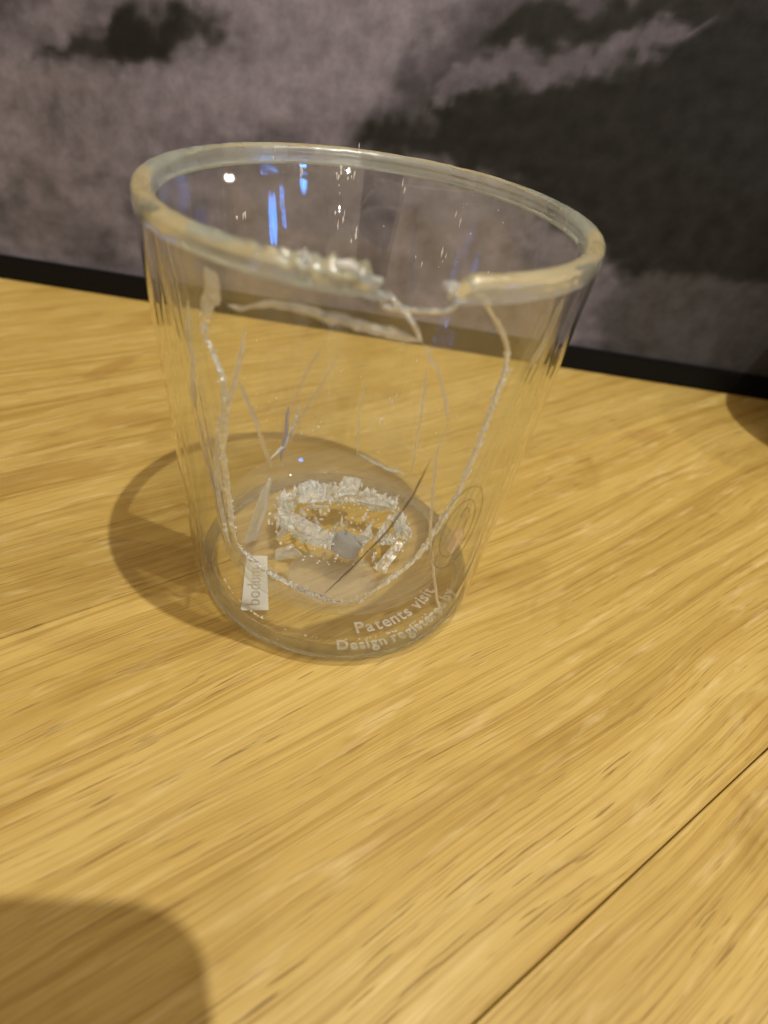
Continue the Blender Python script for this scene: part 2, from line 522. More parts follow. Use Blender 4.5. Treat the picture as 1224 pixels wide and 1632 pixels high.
us = axis(-75, -22, 24, 75, 300, 24)
vsx = [0.95 + 17*i/130 for i in range(130)] + [17.95 + 72*i/30 for i in range(31)]
verts = []
cols = []
for v in vsx:
    for u in us:
        verts.append((u, 0.0, v))
        cols.append(print_col(u, v))
nu = len(us)
faces = [(j*nu+i, j*nu+i+1, (j+1)*nu+i+1, (j+1)*nu+i) for j in range(len(vsx)-1) for i in range(nu-1)]
cv = mesh_obj('canvas', verts, faces, M_CANVAS, pic)
ca = cv.data.color_attributes.new('print', 'FLOAT_COLOR', 'POINT')
ca.data.foreach_set('color', [x for c in cols for x in c])


def box(bm, x0, x1, y0, y1, z0, z1, bev=0.0):
    ge = bmesh.ops.create_cube(bm, size=1)
    for v in ge['verts']:
        v.co = Vector((lerp(x0, x1, v.co.x+.5), lerp(y0, y1, v.co.y+.5), lerp(z0, z1, v.co.z+.5)))*S
    if bev:
        es = list({e for v in ge['verts'] for e in v.link_edges})
        bmesh.ops.bevel(bm, geom=es, offset=bev*S, segments=2, affect='EDGES')


for x0, x1, z0, z1 in ((-76, 76, 0.01, 1.0), (-76, 76, 89.9, 91), (-76, -74.9, 1.003, 89.897), (74.9, 76, 1.003, 89.897)):
    bm = bmesh.new()
    box(bm, x0, x1, -.25, 2.4, z0, z1, .08)
    bm_obj('frame_bar', bm, M_BLACK, pic, smooth=False)
bm = bmesh.new()
box(bm, -74.8, 74.8, .3, 2.0, 1.1, 89.8)
bm_obj('backing_board', bm, M_BLACK, pic, smooth=False)

# ------------------------------------------------------------------ the broken double-walled tumbler
glass = empty('broken_tumbler')
tag(glass, 'clear double-walled glass tumbler, cracked, its inner wall broken open at the front', 'glass')
TG = .16            # wall thickness


def ro(z): return 3.583 + .0657*z
def ri(z): return 2.96 + (z-1.2)*(3.9-2.88)/7.5     # outward face of the inner wall


def split_front(o, zmin):
    """where a wall is seen at a slant it bends light like solid glass; the rest is treated as a thin pane"""
    o.data.materials.append(M_BODY)
    for p in o.data.polygons:
        c = p.center/S
        if c.z > zmin and c.y < -.12*abs(c.x) and c.y > -.60*abs(c.x):
            p.material_index = 1
    return o


def lathe(name, prof, mat, parent, seg=192, closed=False):
    verts, faces = [], []
    n = len(prof)
    for k in range(seg):
        for r, z in prof:
            verts.append(pol(r, 360*k/seg, z))
    for k in range(seg):
        k2 = (k+1) % seg
        for i in range(n if closed else n-1):
            j = (i+1) % n
            faces.append((k*n+i, k2*n+i, k2*n+j, k*n+j))
    return mesh_obj(name, verts, faces, mat, parent)


def arc(cx, cz, r, a0, a1, n):
    return [(cx + r*math.cos(math.radians(a0+(a1-a0)*i/n)), cz + r*math.sin(math.radians(a0+(a1-a0)*i/n))) for i in range(n+1)]


# outer wall: rows up to the rim, the rim height dips where a piece is missing
GAP0, GAP1 = -85.5, -74.0          # where the rim bead is gone


def rim_dip(deg):
    """how far the broken top edge lies below the sound rim"""
    d = ((deg + 180) % 360) - 180
    if -88.5 < d < -70.5:
        k = sst(-88.5, -85.5, d)*(1 - sst(-74.5, -70.5, d))
        return .15*k + .02*noise.noise(Vector((d*1.3, 0, 0)))*k
    return 0.0


outer_prof = [(0.02, .30), (1.2, .30)] + [(2.4, .24), (3.2, .06)]
prof_o = [(0.05, .035), (2.2, .035), (3.0, .03)] + arc(3.36, .23, .225, -90, 0, 8)[0:] + []
prof_o = [(r, z) for r, z in prof_o] + [(ro(z)-.0, z) for z in [.5 + 8.12*i/30 for i in range(31)]]
seg = 256
verts, faces = [], []
rows = []
for (r, z) in prof_o:
    rows.append([(r, z, +0)])
nP = len(prof_o)
inner_o = [(max(.04, r-TG) if z > .3 else r*.955, z if z > .45 else z + TG*1.0) for r, z in prof_o]
for k in range(seg):
    deg = 360*k/seg
    dip = rim_dip(deg)
    for prof in (prof_o, inner_o):
        for r, z in prof:
            zz = z - dip*sst(7.8, 8.6, z)
            verts.append(pol(r, deg, zz))
st = 2*nP
for k in range(seg):
    k2 = (k+1) % seg
    for i in range(nP-1):
        faces.append((k*st+i, k2*st+i, k2*st+i+1, k*st+i+1))
        faces.append((k*st+nP+i+1, k2*st+nP+i+1, k2*st+nP+i, k*st+nP+i))
split_front(mesh_obj('outer_wall', verts, faces, M_WALL, glass), .45)
# thick bead of glass round the foot
bead = lathe('foot_ring', [(3.30 + .17*math.cos(a), .19 + .13*math.sin(a)) for a in [2*PI*i/14 for i in range(14)]], M_ICE, glass, closed=True)

# ---- inner wall: rows from its foot to the rim, each running from the right fracture round the back to the left one
LEFT = [(8.75, -133), (8.32, -127.5), (8.21, -126.5), (7.56, -131.3), (7.1, -132.3), (6.48, -127.6), (5.86, -129.2), (4.98, -134.8), (4.05, -135.6),
        (2.65, -138.5), (2.0, -137.5), (1.86, -126.7), (1.74, -113.9), (1.61, -102.6), (1.45, -91), (1.40, -84)]
RIGHT = [(8.75, -69), (8.45, -62), (8.28, -58.7), (7.66, -51.5), (7.28, -49.1), (6.63, -48), (5.47, -46.7), (4.33, -46.8), (3.52, -50.4), (2.68, -55.9),
         (2.18, -65), (1.80, -72), (1.54, -76), (1.40, -84)]


def interp(tab, z):
    if z >= tab[0][0]: return tab[0][1]
    for (z1, t1), (z2, t2) in zip(tab, tab[1:]):
        if z <= z1 and z >= z2:
            k = (z1 - z)/(z1 - z2 + 1e-9)
            return lerp(t1, t2, k)
    return tab[-1][1]


def jag(z, s):
    return .55*noise.noise(Vector((z*3.1, s, 0))) + .35*noise.noise(Vector((z*9, s, 1)))


def frac_path(tab, s, step=.035, rf=ri, amp=1.0):
    """points along a fracture, (theta, z), densely and slightly jagged"""
    out = []
    for (z1, t1), (z2, t2) in zip(tab, tab[1:]):
        ln = math.hypot((z1-z2), math.radians(t1-t2)*rf(z1))
        n = max(1, int(ln/step))
        for i in range(n):
            k = i/n
            z, t = lerp(z1, z2, k), lerp(t1, t2, k)
            l = (t + z*13)*.35
            out.append((t + amp*jag(l, s), z + amp*.03*noise.noise(Vector((l*2.7, s, 5)))))
    out.append((tab[-1][1], tab[-1][0]))
    return out


NZ, NT_ = 150, 200
verts, faces = [], []
zs = [1.40 + (8.62-1.40)*i/NZ for i in range(NZ+1)]
for fs in (0, 1):
    for z in zs:
        tl = interp(LEFT, z) + 360 + jag(z*4.5, 1)
        tr = interp(RIGHT, z) + jag(z*4.5, 2)
        for i in range(NT_+1):
            verts.append(pol(ri(z) - fs*TG, lerp(tr, tl, i/NT_), z))
off = (NZ+1)*(NT_+1)
for j in range(NZ):
    for i in range(NT_):
        a = j*(NT_+1)+i
        faces.append((a, a+1, a+NT_+2, a+NT_+1))
        faces.append((off+a+NT_+1, off+a+NT_+2, off+a+1, off+a))
split_front(mesh_obj('inner_wall', verts, faces, M_INNER, glass), 0)
# below the break: the foot and floor of the inner cup
pf = [(ri(1.4), 1.395), (ri(1.4)-.02, 1.2)] + arc(2.55, 1.12, .36, 0, -90, 8) + [(2.2, .74), (1.8, .72)]
pin = [(r-.13, z+.11) for r, z in pf]
verts, faces = [], []
prof = pf + pin[::-1]
lathe('inner_foot', pf, M_FOOT, glass)
lathe('inner_foot', pin, M_FOOT, glass)


# ---- ribbons: the broken faces of the glass, thin solid bars with an uneven outline
def ribbon(name, pts, w, d, mat, seed=0, rough=.35, parent=glass, taper=True, nsec=5):
    """pts: world cm points; w half-width along the wall, d half-depth across it"""
    verts, faces = [], []
    n = len(pts)
    for i, p in enumerate(pts):
        t = (pts[min(n-1, i+1)] - pts[max(0, i-1)])
        if t.length < 1e-6: t = Vector((0, 0, 1))
        t.normalize()
        rad = Vector((p.x, p.y, 0))
        rad = rad.normalized() if rad.length > .1 else Vector((0, -1, 0))
        if abs(rad.dot(t)) > .9: rad = Vector((0, 0, 1))
        side = t.cross(rad).normalized()
        nr = side.cross(t).normalized()
        q = i/(n-1)
        e = min(1, 6*q + .15, 6*(1-q) + .15) if taper else 1
        ww = (w(q) if callable(w) else w)*e*(1 + rough*noise.noise(Vector((i*.31, seed, 0))) + rough*.6*noise.noise(Vector((i*1.1, seed, 3))))
        for k in range(nsec):
            a = 2*PI*(k+.5)/nsec
            j = 1 + rough*.9*noise.noise(Vector((i*.35, k*2.1, seed))) + rough*.45*noise.noise(Vector((i*2.3, k*4.1, seed+.5)))
            verts.append(p + side*(ww*math.cos(a)*j) + nr*(d*e*math.sin(a)*j))
    for i in range(n-1):
        for k in range(nsec):
            k2 = (k+1) % nsec
            faces.append((i*nsec+k, i*nsec+k2, (i+1)*nsec+k2, (i+1)*nsec+k))
    faces.append(tuple(range(nsec))[::-1])
    faces.append(tuple((n-1)*nsec+k for k in range(nsec)))
    return mesh_obj(name, verts, faces, mat, parent, smooth=False)


def on_inner(path): return [pol(ri(z)-TG/2, t, z) for t, z in path]
def on_outer(path): return [pol(ro(z)-TG/2, t, z) for t, z in path]


def dense(path, step=.08, amp=.3, seed=0, rf=ri):
    return frac_path([(z, t) for t, z in path], seed, step, rf, amp)


ribbon('fracture_edge', on_inner(frac_path(LEFT[3:11], 1)), lambda q: .04 + .05*math.sin(q*3), .05, M_EDGE, 1, rough=.5)
ribbon('fracture_edge', on_inner(frac_path(LEFT[10:], 4)), lambda q: .048, .06, M_FRAC, 2, rough=.8)
ribbon('fracture_edge', on_inner(frac_path(RIGHT[2:], 2)), lambda q: .030 + .045*(1-q)*q*4 + .025*q, .05, M_EDGE, 3, rough=.30)

# ---- the strip of inner wall still hanging under the front of the rim
HB = [(-137, 8.05), (-130, 7.9), (-123.2, 7.95), (-114.4, 8.02), (-109.7, 8.18), (-102.7, 8.2), (-93.5, 8.14), (-84.2, 8.05), (-76.5, 7.93)]
verts, faces = [], []
nh, nv = 90, 8
for fs in (0, 1):
    for i in range(nh+1):
        t = lerp(-137, -76.5, i/nh)
        zb = None
        for (t1, z1), (t2, z2) in zip(HB, HB[1:]):
            if t1 <= t <= t2: zb = lerp(z1, z2, (t-t1)/(t2-t1))
        zt = 8.62 if t < -85.5 else lerp(8.60, 8.05, min(1, (t+85.5)/8.6))
        for j in range(nv+1):
            z = lerp(zb, zt, j/nv)
            verts.append(pol(ri(z)-fs*TG, t, z))
o2 = (nh+1)*(nv+1)
for i in range(nh):
    for j in range(nv):
        a = i*(nv+1)+j
        faces.append((a, a+nv+1, a+nv+2, a+1))
        faces.append((o2+a+1, o2+a+nv+2, o2+a+nv+1, o2+a))
mesh_obj('hanging_fragment', verts, faces, M_INNER, glass)
ribbon('fracture_edge', on_inner(dense(HB[3:], seed=6)), lambda q: .05 + .05*q, .09, M_SHARDW, 5, rough=.5)
ribbon('fracture_edge', on_inner(dense([(-76.5, 7.93), (-79, 8.2), (-81, 8.36), (-83.6, 8.50), (-85.4, 8.66)], seed=7)), .035, .07, M_FRAC, 6)
ribbon('fracture_edge', on_inner(dense([(-128, 8.35), (-126, 8.15), (-127, 7.9), (-129.5, 7.7), (-131.5, 7.5)], seed=8)), lambda q: .17 - .06*q, .1, M_SHARDW, 7, rough=.6)
ribbon('fracture_edge', on_inner(dense([(-122, 7.9), (-118, 7.93), (-114.4, 8.05), (-110, 8.2)], seed=9)), .035, .06, M_SHARDW, 8, rough=.5)
ribbon('fracture_edge', on_inner(dense([(-69.5, 8.85), (-64, 8.55), (-58.7, 8.2), (-53, 7.8), (-50.5, 7.5)], seed=10)), .035, .06, M_FRAC2, 9, rough=.4)

# ---- rim: the two walls run together in a rounded edge, from the right end of the gap round the back to its left end
ZB = 8.62
verts, faces = [], []
a0, a1 = GAP1 + 1, GAP0 + 360 - 1
n = 400
sec = []
RO_, RI_ = ro(ZB), ri(ZB) - TG
cx_, hw_ = (RO_ + RI_)/2 + .01, (RO_ - RI_)/2
for k in range(15):
    a = math.radians(-20 + 220*k/14)
    sec.append((cx_ + .158*math.cos(a), 8.835 + .155*math.sin(a)))
sec = [(RO_, ZB), (RO_ + .004, ZB + .06)] + sec + [(RI_ - .004, ZB + .06), (RI_, ZB)]
ns = len(sec)
for i in range(n+1):
    t = lerp(a0, a1, i/n)
    tt = t - 360 if t > 180 else t
    left = sst(-122, -100, tt) if tt < -80 else 0
    endk = min(1, .35 + (i/7), .35 + ((n-i)/7))
    for k, (r_, z_) in enumerate(sec):
        top = sst(ZB, ZB + .12, z_)
        j = 1 + top*(left*(.45*noise.noise(Vector((t*.5, k*.22, 7))) + .14*noise.noise(Vector((t*1.6, k*.5, 2)))) + .03*noise.noise(Vector((t*.2, k*.3, 1))))
        zz = ZB + (z_-ZB)*endk*j - .20*top*(sst(-89, -85.5, tt) if tt < -80 else 0)
        rr_ = cx_ + (r_-cx_)*(j*(.55+.45*endk) if top > 0 else 1)
        verts.append(pol(rr_, t, zz))
for i in range(n):
    for k in range(ns-1):
        faces.append((i*ns+k, (i+1)*ns+k, (i+1)*ns+k+1, i*ns+k+1))
    t = lerp(a0, a1, i/n)
    if 0 < t < 180 or t > 226 or t < -71:
        faces.append((i*ns, i*ns+ns-1, (i+1)*ns+ns-1, (i+1)*ns))      # underside where nothing below continues the solid glass
faces.append(tuple(range(ns))[::-1])
faces.append(tuple(n*ns+k for k in range(ns)))
mesh_obj('rim', verts, faces, M_RIM, glass)
# worn-through lip between the two ends of the bead
ribbon('broken_lip', [pol(ro(8.5)-.08, t, 8.65 - rim_dip(t)) for t in [GAP0-1 + (GAP1-GAP0+3)*i/30 for i in range(31)]], .03, .05, M_RIM, 12, rough=.3, taper=False)


# ---- chips standing along the rim edge
def rock(rad, seed, flat=1.0, sub=2, amp=.45):
    bm = bmesh.new()
    bmesh.ops.create_icosphere(bm, subdivisions=sub, radius=1)
    r = random.Random(seed)
    cuts = []
    for _ in range(7):
        v = Vector((r.gauss(0, 1), r.gauss(0, 1), r.gauss(0, 1))).normalized()
        cuts.append((v, r.uniform(.45, .8)))
    for v in bm.verts:
        for nrm, dd in cuts:
            k = v.co.dot(nrm) - dd
            if k > 0: v.co -= nrm*k
        v.co = v.co*(1 + amp*.15*noise.noise(v.co*2 + Vector((seed, 0, 0))))
        v.co = Vector((v.co.x*rad[0], v.co.y*rad[1], v.co.z*rad[2]*flat))*S
    return bm


for k, (t, z, a, b, cc_) in enumerate([(-93.5, 8.96, .27, .09, .10), (-89.5, 8.84, .22, .09, .09), (-86.8, 8.66, .12, .10, .08), (-102, 8.93, .12, .10, .16), (-73.5, 8.82, .16, .12, .10)]):
    bm = rock((a, b, cc_), 20+k, sub=1)
    o = bm_obj('rim_chip', bm, M_BRIGHT if k == 0 else M_FRAC, glass, smooth=False)  # first chip whitened to stand for the highlight on the rim
    o.location = pol(4.03, t, z)*S
    o.rotation_euler = (0, 0, math.radians(t+90))

# ---- cracks and thin bright lines in the walls
CR = [
    ('crack_streak', 'o', [(-77.6, 8.02), (-73.0, 7.62), (-69.2, 7.06), (-66.8, 6.58)], .022, M_FRAC2),
    ('crack_streak', 'o', [(-66.8, 6.58), (-68.0, 6.08), (-65.5, 4.93), (-62.7, 3.93), (-56.3, 2.67), (-50, 1.6), (-42.9, 0.75)], .013, M_FRAC2),
    ('crack_streak', 'o', [(-93.1, 2.32), (-85.2, 3.24), (-76.5, 4.26), (-71.6, 5.08), (-69.1, 5.89)], .012, M_DARKCR),
    ('crack_streak', 'o', [(-97.7, 7.8), (-101.3, 7.18), (-104.3, 6.57)], .014, M_FRAC2),
    ('crack_streak', 'o', [(-93.7, 7.8), (-97.5, 7.1), (-102.3, 6.4), (-104.3, 5.9)], .014, M_FRAC2),
    ('crack_streak', 'i', [(-117.5, 7.62), (-119.2, 7.2), (-124.1, 6.39), (-128.3, 5.79), (-134.3, 4.6)], .045, M_EDGE),
    ('crack_streak', 'i', [(84.9, 3.71), (86.3, 2.63), (85.3, 1.9), (84.3, 1.3)], .028, M_FRAC2),
    ('crack_streak', 'b', [(123.7, 2.9), (125.4, 2.1), (129.8, 1.3)], .07, M_PURP),
    ('crack_streak', 'i', [(-138.3, 7.59), (-144.2, 6.71), (-143.8, 6.33), (-153.6, 5.32), (-156.9, 4.82)], .03, M_FRAC2),  # thin pale line down the left of the inner wall
    ('crack_streak', 'i', [(-156.9, 4.82), (-157.8, 4.1), (-156.8, 2.93), (-157.7, 1.6)], .035, M_PURP),  # violet lower stretch of the same line
    ('crack_streak', 'i', [(-142.5, 4.3), (-147, 3.4), (-150, 2.6), (-150, 1.9), (-147, 1.45)], .045, M_FRAC),
    ('crack_streak', 'i', [(-137.5, 5.0), (-141, 4.1), (-143.5, 3.3)], .025, M_FRAC2),
    ('crack_streak', 'i', [(117.3, 2.9), (121.0, 2.3), (127.0, 1.75), (138, 1.45)], .04, M_FRAC),
    ('crack_streak', 'i', [(84.3, 1.45), (76, 1.3), (66, 1.2), (55, 1.3)], .04, M_FRAC),
    ('crack_streak', 'i', [(58, 4.4), (54, 3.3), (52, 2.2), (50, 1.4)], .018, M_FRAC2),
    ('crack_streak', 'o', [(-118, 6.9), (-113, 6.2), (-109, 5.3)], .012, M_FRAC2),
    ('crack_streak', 'i', [(-33, 8.3), (-31, 7.6), (-34, 7.0)], .03, M_FRAC2),  # bright streak by the right outline of the inner wall
]
for i, (nm, wh, path, wdt, mt) in enumerate(CR):
    fr = ro if wh == 'o' else ri
    pts = [pol(fr(z)-TG/2, t, z) for t, z in dense(path, .1, .35, 30+i, fr)]
    ribbon(nm, pts, wdt, .05 if mt is not M_DARKCR else .02, mt, 40+i, rough=.4)


# ---- foot details: seal dimple, vent plug, frosted tag, ring lettering, round emblem
bm = bmesh.new()
bmesh.ops.create_uvsphere(bm, u_segments=48, v_segments=24, radius=1)
for v in bm.verts:
    v.co = Vector((v.co.x*1.12, v.co.y*.95, max(v.co.z, -.15)*.36))*S
o = bm_obj('seal_dome', bm, M_SEAL, glass)
o.location = Vector((-.05, -1.0, .28))*S
bm = bmesh.new()
bmesh.ops.create_cone(bm, cap_ends=True, segments=32, radius1=.38*S, radius2=.36*S, depth=.40*S)
bmesh.ops.bevel(bm, geom=[e for e in bm.edges if len(e.link_faces) == 2 and e.calc_face_angle() > .8], offset=.03*S, segments=2, affect='EDGES')
o = bm_obj('vent_plug', bm, M_PLUG, glass, smooth=False)
o.location = Vector((.22, -.62, 1.05))*S
o.rotation_euler = (math.radians(-14), math.radians(20), 0)

t0 = Vector((-2.03, -.50, 0))
t1 = Vector((-1.76, -2.34, 0))
ax = (t0 - t1).normalized()
sd = Vector((ax.y, -ax.x, 0))
mid_ = (t0+t1)/2
ZP = .212
hw, hl = .32, (t0-t1).length/2
q = [mid_ - ax*hl - sd*hw, mid_ - ax*hl + sd*hw, mid_ + ax*hl + sd*hw*.82, mid_ + ax*hl - sd*hw*.82]
tagp = mesh_obj('printed_tag', [(p.x, p.y, ZP) for p in q] + [(p.x, p.y, ZP+.006) for p in q],
                [(3, 2, 1, 0), (4, 5, 6, 7), (0, 1, 5, 4), (1, 2, 6, 5), (2, 3, 7, 6), (3, 0, 4, 7)], M_TAG, glass, smooth=False)


def letters(txt, size, name, mat, parent, place, bold=0.0):
    """each character a flat mesh laid by place(centre_distance) -> (pos, angle)"""
    x = 0.0
    for ch in txt:
        cu = bpy.data.curves.new('t', 'FONT')
        cu.body = ch
        cu.size = size*S
        cu.offset = bold*S
        cu.extrude = .004*S
        ob = bpy.data.objects.new('t', cu)
        COL.objects.link(ob)
        bpy.context.view_layer.update()
        dg = bpy.context.evaluated_depsgraph_get()
        ev = ob.evaluated_get(dg)
        if ch == ' ':
            x += size*.30
        else:
            me = bpy.data.meshes.new_from_object(ev)
            xs = [v.co.x/S for v in me.vertices]
            wch = max(xs)
            x0 = min(xs)
            pos, ang = place(x + (wch-x0)/2)
            for v in me.vertices:
                v.co.x -= (wch+x0)/2*S
            o = bpy.data.objects.new(name, me)
            me.materials.clear()
            me.materials.append(mat)
            COL.objects.link(o)
            o.parent = parent
            o.location = Vector(pos)*S
            o.rotation_euler = (0, 0, ang)
            x += (wch-x0) + size*.10
        bpy.data.objects.remove(ob)
        bpy.data.curves.remove(cu)


aang = math.atan2(ax.y, ax.x)
letters('bodum', .46, 'letter', M_TAGTX, tagp, lambda s: (tuple((mid_ - ax*(hl-.16-s) + sd*.11) + Vector((0, 0, ZP+.012))), aang))


def ring_place(r, th0):
    def f(s):
        th = math.radians(th0) + s/r
        return (r*math.cos(th), r*math.sin(th), ZP), th + PI/2
    return f


letters('Patents visit', .46, 'letter', M_TEXT, glass, ring_place(2.80, -76), .008)
letters('Design registered by', .40, 'letter', M_TEXT, glass, ring_place(3.27, -85.5), .008)


def ell(name, tc, zc, ha, hz, w, mat, a0=0, a1=360, parent=None):
    verts, faces = [], []
    n = 72
    for i in range(n+1):
        a = math.radians(lerp(a0, a1, i/n))
        for s in (-1, 1):
            for dr in (.004, .016):
                k = s*w/2
                verts.append(pol(ro(zc)+dr + .0657*(hz*math.sin(a)), tc + (ha + math.degrees(k/3.85))*math.cos(a), zc + (hz+k)*math.sin(a)))
    for i in range(n):
        b, c2 = i*4, (i+1)*4
        for p, q_ in ((0, 1), (1, 3), (3, 2), (2, 0)):
            faces.append((b+p, c2+p, c2+q_, b+q_))
    return mesh_obj(name, verts, faces, mat, parent or glass)


em = ell('round_emblem', -54, 4.0, 8.2, 1.08, .02, M_EMB)
ell('emblem_ring', -54, 4.0, 5.7, .76, .022, M_EMB, parent=em)
ell('emblem_mark', -53.0, 3.65, 1.5, .22, .18, M_EMBP, parent=em)
ell('emblem_mark', -50.5, 4.05, .9, .26, .03, M_EMB, 80, 260, parent=em)
ell('emblem_mark', -53.0, 4.38, 1.3, .16, .03, M_EMB, 0, 200, parent=em)

# ---- crumpled ring of glass left standing on the floor of the inner cup
RC = Vector((.0, .32, .97))
for si, (b0, b1, wd2, mt) in enumerate(((-215, -140, .08, M_SHARDW), (-128, -92, .06, M_SHARDW), (-50, 35, .09, M_SHARDW), (42, 118, .09, M_SHARDW))):
    pts = []
    nn_ = 44
    for i in range(nn_+1):
        a = math.radians(lerp(b0, b1, i/nn_))
        pts.append(RC + Vector((1.55*math.cos(a), .95*math.sin(a), .10*noise.noise(Vector((i*.2, si, 0))))))
    ribbon('floor_remnant', pts, wd2, .14, mt, 60+si, rough=1.1, nsec=5)

# ------------------------------------------------------------------ loose pieces of glass inside the tumbler
def shard(pts2, thick, loc, rx, ry, rz, mat, label, bend=0.0, seed=0):
    """irregular plate cut from curved glass"""
    bm = bmesh.new()
    r = random.Random(seed)
    loop = []
    n = len(pts2)
    for i in range(n):
        x1, y1 = pts2[i]
        x2, y2 = pts2[(i+1) % n]
        for k in range(4):
            t = k/4
            j = .03 if k else 0
            loop.append((lerp(x1, x2, t) + r.uniform(-j, j), lerp(y1, y2, t) + r.uniform(-j, j)))
    cx = sum(p[0] for p in loop)/len(loop)
    cy = sum(p[1] for p in loop)/len(loop)
    layers = []
    for z, sc_ in ((-thick/2, .96), (-thick/4, 1.0), (thick/3, 1.01), (thick/2, .95)):
        layers.append([bm.verts.new(Vector((cx+(x-cx)*sc_, cy+(y-cy)*sc_, z + bend*x*x + r.uniform(-.008, .008)))*S) for x, y in loop])
    N_ = len(loop)
    for a, b in zip(layers, layers[1:]):
        for i in range(N_):
            j = (i+1) % N_
            bm.faces.new((a[i], a[j], b[j], b[i]))
    for L_, zz, fl in ((layers[0], -thick/2, True), (layers[-1], thick/2, False)):
        c = bm.verts.new(Vector((cx, cy, zz + bend*cx*cx))*S)
        for i in range(N_):
            j = (i+1) % N_
            bm.faces.new((L_[j], L_[i], c) if fl else (L_[i], L_[j], c))
    o = bm_obj('glass_shard', bm, mat, None, smooth=False)
    o.location = Vector(loc)*S
    o.rotation_euler = (math.radians(rx), math.radians(ry), math.radians(rz))
    tag(o, label, 'glass shard', 'glass shards lying inside the tumbler')
    return o


ZF = .93
shard([(-.95, -.16), (-.3, -.24), (.5, -.2), (.95, -.05), (.85, .16), (.1, .12), (-.7, .14)], .16, (-.62, -.22, ZF+.14), 22, 4, -24, M_SHARDW,
      'long bright curved glass shard pointing at the small grey plug in the foot', .10, 1)
shard([(-.25, -.9), (.12, -.85), (.2, .1), (.05, .95), (-.12, .5)], .12, (-2.02, -.05, ZF+.45), 28, -34, -22, M_SHARD,
      'tall narrow glass shard leaning on the left inner wall behind the frosted tag', .05, 2)
shard([(-.4, -.25), (.3, -.3), (.5, .15), (0, .35), (-.35, .2)], .17, (-.85, 1.0, ZF+.36), 48, 10, 30, M_SHARDW,
      'brightest chunky glass shard at the back left of the pile', .0, 3)
shard([(-.55, -.14), (.55, -.2), (.6, .05), (-.1, .22)], .13, (.95, 1.15, ZF+.22), 20, -10, -20, M_SHARDW,
      'pale slanting glass shard at the back right of the pile', .0, 4)
shard([(-.35, -.25), (.4, -.2), (.1, .4)], .14, (1.55, .25, ZF+.2), 30, 22, 40, M_SHARD,
      'small triangular glass shard near the right edge of the inner floor', .0, 5)
shard([(-.3, -.2), (.3, -.28), (.38, .2), (-.2, .25)], .13, (-1.5, .72, ZF+.2), 15, 30, 10, M_SHARD,
      'squarish clear glass shard at the left end of the pile', .0, 6)
shard([(-.2, -.5), (.15, -.45), (.1, .55), (-.08, .4)], .11, (1.35, -.95, ZF+.2), 35, 12, -30, M_SHARD,
      'slim glass shard behind the right end of the broken opening', .0, 7)
shard([(-.3, -.12), (.35, -.16), (.2, .16), (-.25, .14)], .12, (-1.2, -1.15, ZF+.12), 10, -14, 15, M_SHARD,
      'little flat glass shard just right of the top of the frosted tag', .0, 8)
shard([(-.35, -.22), (.2, -.3), (.4, .1), (-.05, .3)], .15, (.1, 1.55, ZF+.3), 40, -20, 5, M_SHARDW,
      'upright pale glass shard at the far middle of the pile', .0, 9)

rs = random.Random(5)
for k in range(18):
    a = rs.uniform(0, 2*PI)
    q = rs.uniform(.35, 1.0)
    L1, W1 = rs.uniform(.18, .48), rs.uniform(.05, .17)
    shard([(-L1, -W1*rs.random()), (rs.uniform(-.1, .2), -W1), (L1, W1*rs.uniform(-.5, .5)), (rs.uniform(-.2, .2), W1)], rs.uniform(.05, .11),
          (1.85*q*math.cos(a), .30 + 1.35*q*math.sin(a), ZF + rs.uniform(.1, .3)), rs.uniform(-50, 50), rs.uniform(-45, 45), rs.uniform(0, 360),
          M_SHARDW if k % 3 else M_SHARD, 'small clear glass splinter in the sparkling heap at the foot of the tumbler', 0, 100+k)

# crumbs: far too many and too small to count
rc = random.Random(11)
verts, faces = [], []


def crumb(p, s, tall=1.0):
    b = len(verts)
    pts = []
    for d in ((1, 0, 0), (-1, 0, 0), (0, 1, 0), (0, -1, 0), (0, 0, 1), (0, 0, -1)):
        v = Vector(d)*rc.uniform(.5, 1.2) + Vector((rc.uniform(-.4, .4), rc.uniform(-.4, .4), rc.uniform(-.4, .4)))
        v.z *= tall
        pts.append(p + v*s)
    verts.extend(pts)
    for f in ((0, 2, 4), (2, 1, 4), (1, 3, 4), (3, 0, 4), (2, 0, 5), (1, 2, 5), (3, 1, 5), (0, 3, 5)):
        faces.append(tuple(b+i for i in f))


for i in range(480):
    a = rc.uniform(0, 2*PI)
    q_ = math.sqrt(rc.random())
    p = Vector((1.9*q_*math.cos(a), .15 + 1.55*q_*math.sin(a), ZF + .05))
    if rc.random() < .55:
        a = rc.gauss(1.7, .9)
        p = Vector((1.6*math.cos(a), .3 + 1.1*math.sin(a), ZF + rc.uniform(.1, .4)))
    if rc.random() < .72: crumb(p, rc.uniform(.02, .05))
    else: crumb(p + Vector((0, 0, .1)), rc.uniform(.04, .07), rc.uniform(1.5, 3.5))  # tall ones imitate streaked lamp glints over the heap
for i in range(60):                     # small white crumbs on the edge of the break, standing in for sparkles
    th, z = rc.choice(frac_path(LEFT[9:], 4))
    crumb(pol(ri(z)-.1, th + rc.gauss(0, 1.0), z + rc.gauss(0, .06)), rc.uniform(.02, .045))
pr = frac_path(RIGHT[3:], 2)
pl = frac_path(LEFT[3:11], 1)
for i in range(120):                    # more sparkle crumbs on the long sides of the break
    th, z = rc.choice(pr if i % 5 < 3 else pl)
    crumb(pol(ri(z)-TG*rc.random(), th + rc.gauss(0, .7), z + rc.gauss(0, .03)), rc.uniform(.015, .04), rc.uniform(1, 2.5))
